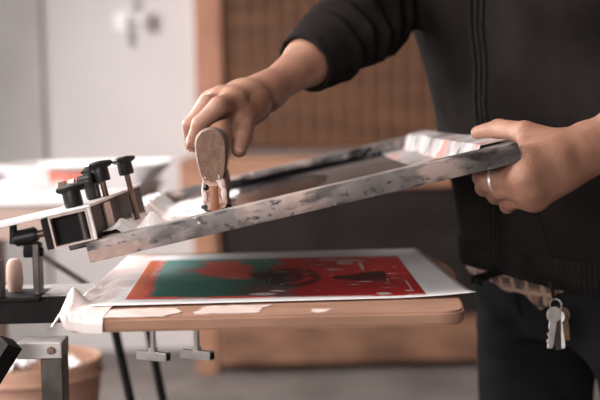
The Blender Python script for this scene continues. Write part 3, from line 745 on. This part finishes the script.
JT = table([(.840, .378, .372, .172, .118, 25), (.90, .376, .370, .171, .117, 25), (1.0, .362, .365, .168, .115, 28), (1.1, .344, .360, .172, .115, 31),
            (1.22, .330, .355, .190, .118, 41), (1.32, .316, .350, .198, .116, 45), (1.40, .302, .348, .180, .106, 48), (1.46, .296, .345, .115, .085, 48), (1.52, .290, .34, .070, .068, 48)])
PT = table([(.79, .398, .374, .120, .080, 26), (.835, .392, .373, .160, .108, 26), (.88, .384, .370, .162, .108, 26), (.97, .366, .366, .150, .100, 28)])

R_EL, R_WR, R_SH = (.117, .36, 1.195), (-.010, .212, 1.103), (.168, .470, 1.405)
L_EL, L_WR, L_SH = (.472, .12, 1.123), (.2945, -.002, 1.0375), (.448, .225, 1.40)

def hand(p, w, mc, fingers, thumb, wspan, k=.009):
    """palm from wrist to the knuckles plus four bent fingers and a thumb"""
    palm = None; W0 = np.array(w)
    for i, m in enumerate(mc):
        d = cone(p, W0 + np.array(wspan) * (1.5 - i) / 1.5, m, .0145, .0116)
        palm = d if palm is None else smin(palm, d, .014)
    for i in range(3):
        a, b_ = np.array(mc[i]), np.array(mc[i + 1]); d = cone(p, a, b_, .0112, .0112); palm = smin(palm, d, .006)
        d = cone(p, (a + W0) / 2, (b_ + W0) / 2, .0132, .0132); palm = smin(palm, d, .010)
    tb = smin(smin(cone(p, thumb[0], thumb[1], .0165, .0125), cone(p, thumb[1], thumb[2], .0118, .0102), .004), cone(p, thumb[2], thumb[3], .0102, .0078), .003)
    out = smin(palm, tb, .014)
    web = cone(p, (np.array(thumb[1]) + np.array(mc[0])) / 2, (np.array(thumb[0]) + W0 + np.array(mc[0])) / 3, .0095, .014); out = smin(out, web, .013)
    for i, (f, m) in enumerate(zip(fingers, mc)):
        s = (1., 1.03, .97, .86)[i]
        d = smin(smin(cone(p, m, f[0], .0108 * s, .0096 * s), cone(p, f[0], f[1], .0096 * s, .0084 * s), .003), cone(p, f[1], f[2], .0084 * s, .0068 * s), .003)
        d = np.minimum(d, smin(palm, d, k)); out = np.minimum(out, np.where(True, smin(palm, d, k), d))
        out = smin(out, d, .0012)
    return out

RH = dict(w=R_WR, wspan=(-.004, -.013, -.002),
          mc=[(-.042, .140, 1.0935), (-.055, .157, 1.0945), (-.065, .174, 1.0915), (-.072, .190, 1.085)],
          fingers=[[(-.0560, .108, 1.0880), (-.0760, .109, 1.0700), (-.0840, .115, 1.0530)],
                   [(-.0690, .126, 1.0895), (-.0868, .127, 1.0690), (-.0875, .134, 1.0490)],
                   [(-.0760, .152, 1.0840), (-.0860, .153, 1.0650), (-.0860, .157, 1.0460)],
                   [(-.0790, .177, 1.0770), (-.0860, .178, 1.0610), (-.0850, .181, 1.0460)]],
          thumb=[(-.020, .178, 1.086), (-.0305, .145, 1.074), (-.0335, .120, 1.055), (-.0365, .110, 1.042)])
LH = dict(w=L_WR, wspan=(-.002, .002, .0095),
          mc=[(.2310, -.026, 1.0285), (.2290, -.034, 1.0150), (.2330, -.031, 1.0040), (.2410, -.022, .9955)],
          fingers=[[(.1990, .004, 1.0140), (.2010, .034, 1.0120), (.2110, .054, 1.0160)],
                   [(.1990, -.012, 1.0100), (.2010, .018, 1.0030), (.2130, .036, 1.0070)],
                   [(.2090, -.014, 1.0020), (.2110, .012, .9950), (.2230, .026, .9990)],
                   [(.2205, -.010, .9910), (.2220, .010, .9850), (.2320, .021, .9890)]],
          thumb=[(.2680, .004, 1.0420), (.2400, .014, 1.0540), (.2235, .058, 1.0585), (.2075, .086, 1.0545)])
_C = np.array((0, -1.1, 1.067)); _k = 1.042
def back(q): return tuple(_C + (np.array(q) - _C) * _k)
L_WR = back(L_WR)
LH = dict(w=L_WR, wspan=LH['wspan'], mc=[back(q) for q in LH['mc']], fingers=[[back(q) for q in f] for f in LH['fingers']], thumb=[back(q) for q in LH['thumb']])
def armR(p):
    d = smin(cone(p, R_WR, (.045, .276, 1.143), .0175, .0262), cone(p, (.045, .276, 1.143), R_EL, .0262, .034), .02)
    return smin(hand(p, **RH), d, .013)
def armL(p):
    d = smin(cone(p, L_WR, (.385, .060, 1.083), .0192, .0290), cone(p, (.385, .060, 1.083), L_EL, .0290, .036), .02)
    return smin(hand(p, **LH), d, .013)

HC = np.array((.262, .315, 1.640)); ya = math.radians(200)
fdir = np.array((-.78, -.26, -.50)); fdir /= np.linalg.norm(fdir)
sdir = np.cross(fdir, (0, 0, 1)); sdir /= np.linalg.norm(sdir); udir = np.cross(sdir, fdir)
HR = np.stack([fdir, sdir, udir], 1)
hp_ = lambda f, s, u_: HC + fdir * f + sdir * s + udir * u_
def head(p):
    d = ellip(p, hp_(-.012, 0, .03), HR, (.096, .076, .088))
    d = smin(d, ellip(p, hp_(.035, 0, -.045), HR, (.055, .056, .066)), .03)
    d = smin(d, cone(p, hp_(.075, 0, -.085), hp_(.06, 0, -.085), .018, .024), .02)
    d = smin(d, cone(p, hp_(.086, 0, .012), hp_(.104, 0, -.022), .008, .013), .012)
    for s in (-1, 1):
        d = smax(d, -ellip(p, hp_(.092, s * .032, .010), HR, (.018, .018, .012)), .012)
        d = smin(d, ellip(p, hp_(-.002, s * .078, -.012), HR, (.020, .008, .032)), .006)
        d = smin(d, cone(p, hp_(.083, s * .014, .027), hp_(.075, s * .045, .025), .008, .007), .010)
    d = smin(d, smin(cone(p, hp_(.086, -.018, -.052), hp_(.090, .018, -.052), .007, .007), cone(p, hp_(.088, -.014, -.060), hp_(.088, .014, -.060), .007, .007), .003), .006)
    return smin(d, cone(p, (.282, .335, 1.575), (.294, .343, 1.47), .058, .066), .035)
def trunk(p):
    d = np.maximum(stack(p, JT, -.016), .885 - p[:, 2])
    d = np.minimum(d, stack(p, PT, -.014))
    d = smin(d, cone(p, R_SH, R_EL, .046, .036), .04); d = smin(d, cone(p, L_SH, L_EL, .046, .038), .04)
    d = smin(d, cone(p, (.357, .46, .86), (.347, .51, .48), .074, .052), .01); d = smin(d, cone(p, (.446, .272, .86), (.50, .21, .48), .074, .052), .01)
    d = smin(d, cone(p, (.347, .51, .48), (.365, .50, .08), .052, .036), .01); d = smin(d, cone(p, (.50, .21, .48), (.515, .20, .08), .052, .036), .01)
    return d
parts = [surface_net(armR, (-.125, .075, 1.015), (.10, .34, 1.19), .0017), surface_net(armL, (.170, -.075, .955), (.43, .18, 1.135), .0018),
         surface_net(head, (.10, .15, 1.42), (.40, .46, 1.79), .0045), surface_net(trunk, (.05, .05, .05), (.62, .62, 1.53), .010)]
VV, QQ, off = [], [], 0
for a, q in parts: VV.append(a); QQ.append(q + off); off += len(a)
body = pmesh('body', np.vstack(VV), np.vstack(QQ), M['skin'])

# nails
nl = 0
for H in (RH, LH):
    for f in H['fingers'] + [H['thumb'][1:]]:
        A, B, C = [Vector(x) for x in f]; ax = (C - B).normalized(); dor = (B - (A + C) / 2); dor = (dor - ax * dor.dot(ax)).normalized()
        sd = ax.cross(dor); r = .0075
        R = Matrix((ax, sd, dor)).transposed()
        b = MB(); b.ball(Vector(C) + dor * .0056 + ax * .0010 - PO, 1., (.0056, .0046, .0013), R, 16); b.build('nail', M['nail'], person)
# finger ring on the left hand
A, B = Vector(LH['mc'][1]), Vector(LH['fingers'][1][0]); ax = (B - A).normalized(); cpt = A.lerp(B, .84)
x = ax.cross(Vector((0, 0, 1))).normalized(); y = ax.cross(x)
b = MB(); b.tube([cpt + (x * math.cos(a) + y * math.sin(a)) * .0103 - PO for a in np.linspace(0, 2 * PI, 32, endpoint=False)], .0016, 8, True)
b.build('finger_ring', M['keysilver'], person)
tag(person.children[-1], 'silver finger ring')

# hair, eyes, lips
def hairf(p):
    d = ellip(p, hp_(-.016, 0, .036), HR, (.104, .084, .094))
    q = (p - HC) @ HR
    cut = np.maximum(q[:, 0] - .062 + .25 * np.maximum(.05 - q[:, 2], 0) * 4, -q[:, 2] - .03 - .25 * np.maximum(-q[:, 0], 0))
    d = d + .004 * np.sin(q[:, 1] * 160 + 3 * np.sin(q[:, 0] * 60))
    return smax(d, cut, .012)
a, q = surface_net(hairf, (.10, .16, 1.52), (.42, .46, 1.80), .005); pmesh('hair', a, q, M['hair'])
for s in (-1, 1):
    e = MB().ball(Vector(hp_(.0765, s * .032, .010)) - PO, .0125).build('eye', M['eyewhite'], person)
    MB().ball(Vector(hp_(.0858, s * .032, .008)) - PO, .0048).build('iris', M['iris'], e)
mo = MB(); mo.tube([Vector(hp_(.0955 - .25 * abs(s) ** 1.6, s, -.0555)) - PO for s in np.linspace(-.022, .022, 9)], [.001, .003, .004, .0045, .0045, .0045, .004, .003, .001], 8); mo.build('lips', M['lip'], person)

# jacket ------------------------------------------------------------
CUF = np.array((.0365, .2660, 1.1364)); cuf_n = np.array(R_EL) - np.array(R_WR); cuf_n = cuf_n / np.linalg.norm(cuf_n)
CUFL = np.array((.392, .066, 1.0865)); cufl_n = np.array(L_EL) - np.array(L_WR); cufl_n = cufl_n / np.linalg.norm(cufl_n)
def fold(p, c, n, amp, wl):
    """bunched cloth along a sleeve"""
    s = (p - c) @ n
    g = vnoise(p, 16, 3)
    ph = s / wl * 2 * PI + 2.6 * g
    return amp * np.sin(ph) * np.clip((s - .025) / .03, 0, 1)
def jacket(p):
    d = stack(p, JT)
    el = np.array(R_EL) + np.array((.004, .004, .010))
    w = np.array(R_WR); ct = CUF - cuf_n * .004
    slR = smin(cone(p, CUF - cuf_n * .03, CUF + cuf_n * .035, .0360, .0390), cone(p, CUF + cuf_n * .050, el, .0440, .0500), .015)
    slR = smin(slR, cone(p, el, R_SH, .0500, .064), .03)
    slR = smax(slR, -((p - CUF) @ cuf_n), .003)
    slR = slR + fold(p, CUF, cuf_n, .0046, .027) + .0065 * vnoise(p, 40, 31) * np.clip(((p - CUF) @ cuf_n - .03) / .03, 0, 1)
    slL = smin(cone(p, CUFL - cufl_n * .03, CUFL + cufl_n * .035, .0405, .0435), cone(p, CUFL + cufl_n * .05, L_EL, .049, .057), .015)
    slL = smin(slL, cone(p, L_EL, L_SH, .056, .064), .03)
    slL = smax(slL, -((p - CUFL) @ cufl_n), .003)
    slL = slL + fold(p, CUFL, cufl_n, .004, .026)
    # broad folds of the body cloth
    bf = .0050 * vnoise(p * np.array((1, 1, .45), np.float32), 13, 9) + .0028 * vnoise(p * np.array((1, 1, .6), np.float32), 28, 12)
    d = d + bf
    hemband = np.clip((.905 - p[:, 2]) / .02, 0, 1); d = d + .0025 * hemband
    d = smin(d, slR, .022); d = smin(d, slL, .022)
    for sh in (R_SH, L_SH): d = smin(d, cone(p, (.297, .345, 1.455), sh, .058, .060), .04)
    col = np.abs(np.hypot(np.linalg.norm((p - np.array((.292, .342, 0), np.float32))[:, :2], axis=1) - .078, (p[:, 2] - 1.485) * .55)) - .021
    d = smin(d, col, .02)
    hd = ellip(p, (.375, .405, 1.42), np.eye(3), (.075, .085, .085)); d = smin(d, hd, .03)
    d = smax(d, -cone(p, (.282, .335, 1.60), (.294, .343, 1.47), .066, .066), .006)
    # openings at cuffs and hem
    d = smax(d, -np.where((p - CUF) @ cuf_n < .03, cone(p, w, R_EL, .0240, .040) - .001, 1), .001)
    d = smax(d, -np.where(p[:, 2] < .885, stack(p, JT, -.009), 1), .002)
    hem = .8665 + .012 * np.clip((.33 - p[:, 0]) / .06, 0, 1) - .006 * np.clip((p[:, 0] - .33) / .1, 0, 1)
    return smax(d, hem - p[:, 2], .004)
a, q = surface_net(jacket, (.0, .02, .845), (.58, .60, 1.56), .0042); jk = pmesh('jacket', a, q, M['jacket'])
# front zip: two raised tapes with teeth between
def front(z, out=.0, side=0.):
    g = [np.interp(z, JT[0], JT[k]) for k in range(6)]; a_ = math.radians(g[5])
    th = side / g[4]; f, r = g[4] * math.cos(th), g[3] * math.sin(th) * (g[4] / g[3])
    pt = np.array((g[1] - f * math.cos(a_) - r * math.sin(a_), g[2] - f * math.sin(a_) + r * math.cos(a_), z))
    nrm = np.array((-math.cos(a_), -math.sin(a_), 0))
    q0 = pt + nrm * .03
    ts = np.linspace(0, .06, 121); line = q0[None] - nrm[None] * ts[:, None]; dv = jacket(line.astype(np.float32))
    i = int(np.argmax(dv < 0)); return Vector(q0 - nrm * ts[i] + nrm * out)
zs = np.linspace(.868, 1.44, 90)
wob = lambda z: .0016 * math.sin(z * 38) + .0012 * math.sin(z * 71)
for s in (-.0085, .0085):
    MB().tube([front(z, .0005, s + wob(z)) - PO for z in zs], .0030, 8).build('zip_tape', M['zip'], jk)
tt = MB()
tt.tube([front(z, .0003, wob(z)) - PO for z in zs], .0026, 8)
tt.build('zip_teeth', M['blackmetal'], jk)
# ribbed hem band
RB = MB()
def ribband():
    nA, nz_ = 900, 8; V, F = [], []
    for i in range(nA):
        th = 2 * PI * i / nA
        for k in range(nz_):
            tz = k / (nz_ - 1); z0 = .8695
            z = None
            zz = .872 + .034 * tz
            g = [np.interp(zz, JT[0], JT[m]) for m in range(6)]; a_ = math.radians(g[5])
            n = 2.2; cth, sth = math.cos(th), math.sin(th); rad = (abs(cth) ** n + abs(sth) ** n) ** (-1 / n)
            ex = .0018 + .0010 * math.cos(th * 150) - .002 * (tz < .01 or tz > .99)
            f, r = (g[4] + ex) * rad * cth, (g[3] + ex) * rad * sth
            x, y = g[1] - f * math.cos(a_) - r * math.sin(a_), g[2] - f * math.sin(a_) + r * math.cos(a_)
            hem = .8665 + .012 * min(max((.33 - x) / .06, 0), 1) - .006 * min(max((x - .33) / .1, 0), 1)
            V.append((x, y, hem + .0015 + .036 * tz))
    for i in range(nA):
        for k in range(nz_ - 1):
            j = (i + 1) % nA; F.append((i * nz_ + k, j * nz_ + k, j * nz_ + k + 1, i * nz_ + k + 1))
    return V, F
V, F = ribband(); pmesh('ribbed_hem', V, F, M['rib'], jk)
# kangaroo pocket seam
for s0 in (.055,):
    MB().tube([front(z, .0008, -s0 - .35 * (1.02 - z)) - PO for z in np.linspace(.91, 1.02, 20)], .0016, 6).build('pocket_seam', M['zip'], jk)

# shirt tail, jeans, shoes ------------------------------------------
def fr_coord(p):
    a_ = math.radians(30); dx, dy = p[:, 0] - .374, p[:, 1] - .37
    return -dx * math.sin(a_) + dy * math.cos(a_), -dx * math.cos(a_) - dy * math.sin(a_)
def shirt(p):
    d = np.abs(stack(p, PT, .0075) + .0) - .0022
    r, f = fr_coord(p)
    bot = .866 - .026 * np.exp(-((r + .052) / .022) ** 2) - .012 * np.exp(-((r - .0) / .03) ** 2)
    bot = np.where(f > 0, bot, .866)
    gap = .0
    return smax(smax(d, bot - p[:, 2], .002), p[:, 2] - .90, .002)
a, q = surface_net(shirt, (.17, .15, .82), (.58, .58, .91), .0034); pmesh('shirt', a, q, M['plaid'])
def jeans(p):
    d = stack(p, PT); lg = None
    for hip, kn, an in (((.357, .460, .86), (.347, .51, .48), (.365, .50, .07)), ((.446, .272, .86), (.500, .21, .48), (.515, .20, .07))):
        l = smin(cone(p, hip, kn, .088, .066), cone(p, kn, an, .066, .056), .03)
        lg = l if lg is None else smin(lg, l, .006)
    d = smin(d, lg, .035)
    d = d + .0022 * vnoise(p * np.array((1, 1, 1.6), np.float32), 18, 5) + .0016 * vnoise(p * np.array((1, 1, 2.2), np.float32), 34, 6)
    d = smax(d, p[:, 2] - .955, .004); d = smax(d, .075 - p[:, 2], .004)
    return d
a, q = surface_net(jeans, (.18, .08, .05), (.62, .62, .97), .006); jn = pmesh('jeans', a, q, M['jeans'])
def jfront(zr, r):
    a_ = math.radians(29); nrm = np.array((-math.cos(a_), -math.sin(a_), 0)); rg = np.array((-math.sin(a_), math.cos(a_), 0))
    q0 = np.array((.385, .372, zr)) + rg * r + nrm * .22; ts = np.linspace(0, .2, 401); ln_ = q0[None] - nrm[None] * ts[:, None]
    dv = jeans(ln_.astype(np.float32)); i = int(np.argmax(dv < 0)); return Vector(q0 - nrm * ts[i] + nrm * .0006)
MB().tube([jfront(z, .002) - PO for z in np.linspace(.825, .872, 14)], .0016, 6).build('fly_seam', M['jeans'], jn)
for (x, y) in ((.365, .50), (.515, .20)):
    s = MB(); fx, fy = -math.cos(math.radians(25)), -math.sin(math.radians(25))
    Rz = Matrix.Rotation(math.atan2(fy, fx), 4, 'Z')
    secs = []
    for u_, wd, hh in ((-.085, .026, .06), (-.07, .036, .085), (-.03, .038, .095), (.03, .040, .085), (.09, .046, .055), (.14, .046, .042), (.175, .034, .036), (.188, .016, .028)):
        secs.append([(u_, wd * math.cos(2 * PI * k / 20), .022 + max(0, (hh - .022) * (.5 + .5 * math.sin(2 * PI * k / 20)))) for k in range(20)])
    s.loft(secs); s.bm.transform(Matrix.Translation(Vector((x, y, 0)) - PO) @ Rz); sh = s.build('shoe', M['shoe'], person)
    s = MB(); pl = [(-.088, -.024), (-.06, -.038), (.06, -.046), (.14, -.048), (.18, -.034), (.194, 0), (.18, .034), (.14, .048), (.06, .046), (-.06, .038), (-.088, .024)]
    s.prism(pl, 0, .024, .003); s.bm.transform(Matrix.Translation(Vector((x, y, 0)) - PO) @ Rz); s.build('sole', M['sole'], sh)

# ------------------------------------------------------------------ keys hanging at the hip
kt = thing('key_bunch', 'bunch of silver and brass keys hanging at the hip of the jeans', 'keys', (.3085, .188, .868))
def key(name, m, x, y, z, L_, rb, rotz, tilt, label):
    b = MB(); w2 = .0042
    ring = [(rb * math.cos(a), rb * math.sin(a)) for a in np.linspace(-.35 * PI, 1.35 * PI, 22)]
    teeth = [(-w2, -rb - .001)]
    for k in range(6): teeth += [(-w2 + (.0018 if k % 2 else 0), -rb - .004 - (L_ - .006) * (k + .2) / 6), (-w2 + (.0018 if k % 2 else 0), -rb - .004 - (L_ - .006) * (k + .8) / 6)]
    outline = ring + teeth + [(-w2 + .002, -rb - L_), (w2 - .001, -rb - L_), (w2, -rb - L_ + .003), (w2, -rb - .001)]
    b.prism(outline, -.0011, .0011, .0003)
    b.tube([(.0045 * math.cos(a), .0045 * math.sin(a) + rb * .42, 0) for a in np.linspace(0, 2 * PI, 16, endpoint=False)], .0011, 6, True)
    b.bm.transform(Matrix.Translation((x, y, z)) @ Matrix.Rotation(rotz, 4, 'Z') @ Matrix.Rotation(tilt, 4, 'Y') @ Matrix.Rotation(PI / 2, 4, 'X'))
    o = b.build(name, m, kt); tag(o, label); return o
key('key', M['keysilver'], -.001, -.004, -.0185, .029, .0088, .25, .16, 'large silver key')
key('key', M['keysilver'], .005, .0015, -.022, .028, .0078, -.5, -.12, 'silver key behind the large one')
key('key', M['keybrass'], .013, .003, -.020, .022, .0068, -.9, -.10, 'small brass key')
key('key', M['darksteel'], .004, -.0005, -.023, .027, .009, .1, .0, 'dark steel key between the silver keys')
MB().tube([(.002 + .0065 * math.cos(a), .0 + .003 * math.sin(a), -.0085 + .0065 * math.sin(a)) for a in np.linspace(0, 2 * PI, 30, endpoint=False)], .0009, 8, True).build('split_ring', M['steel'], kt)
MB().tube([(.0, .0, -.001), (-.001, .004, .010), (-.001, .012, .016)], .0022, 8).build('hook', M['blackmetal'], kt)

# ------------------------------------------------------------------ light
def area(name, loc, size, sy, power, col, target):
    l = bpy.data.lights.new(name, 'AREA'); l.shape = 'RECTANGLE'; l.size = size; l.size_y = sy; l.energy = power; l.color = col
    o = bpy.data.objects.new(name, l); COL.objects.link(o); o.location = loc
    o.rotation_euler = (Vector(target) - Vector(loc)).to_track_quat('-Z', 'Z').to_euler(); return o
area('rear_window_daylight', (-2.17, 2.05, 1.75), 1.5, 2.1, 175, (1, .965, .955), (0, 1.1, 1.0))
area('front_left_fill', (-2.17, -.15, 1.75), 1.5, 1.3, 58, (1, .955, .94), (0, .3, .85))  # soft fill through the added nearer window
area('near_front_fill', (-1.05, -2.66, 1.42), 1.35, 1.0, 36, (1, .955, .94), (0, .3, .9))  # added low front light to brighten the paper under the screen
area('overhead_fill', (-.75, .0, 2.75), .9, .9, 30, (1, .93, .89), (-.5, .2, .9))  # added fill from above for upward faces, without a fixture
wd = bpy.data.worlds.new('world'); scene.world = wd; wd.use_nodes = True
wd.node_tree.nodes['Background'].inputs[0].default_value = (.9, .95, 1, 1); wd.node_tree.nodes['Background'].inputs[1].default_value = .3

vs = scene.view_settings; vs.view_transform = 'Standard'; vs.look = 'None'; vs.gamma = 1; vs.use_curve_mapping = False; vs.exposure = .28
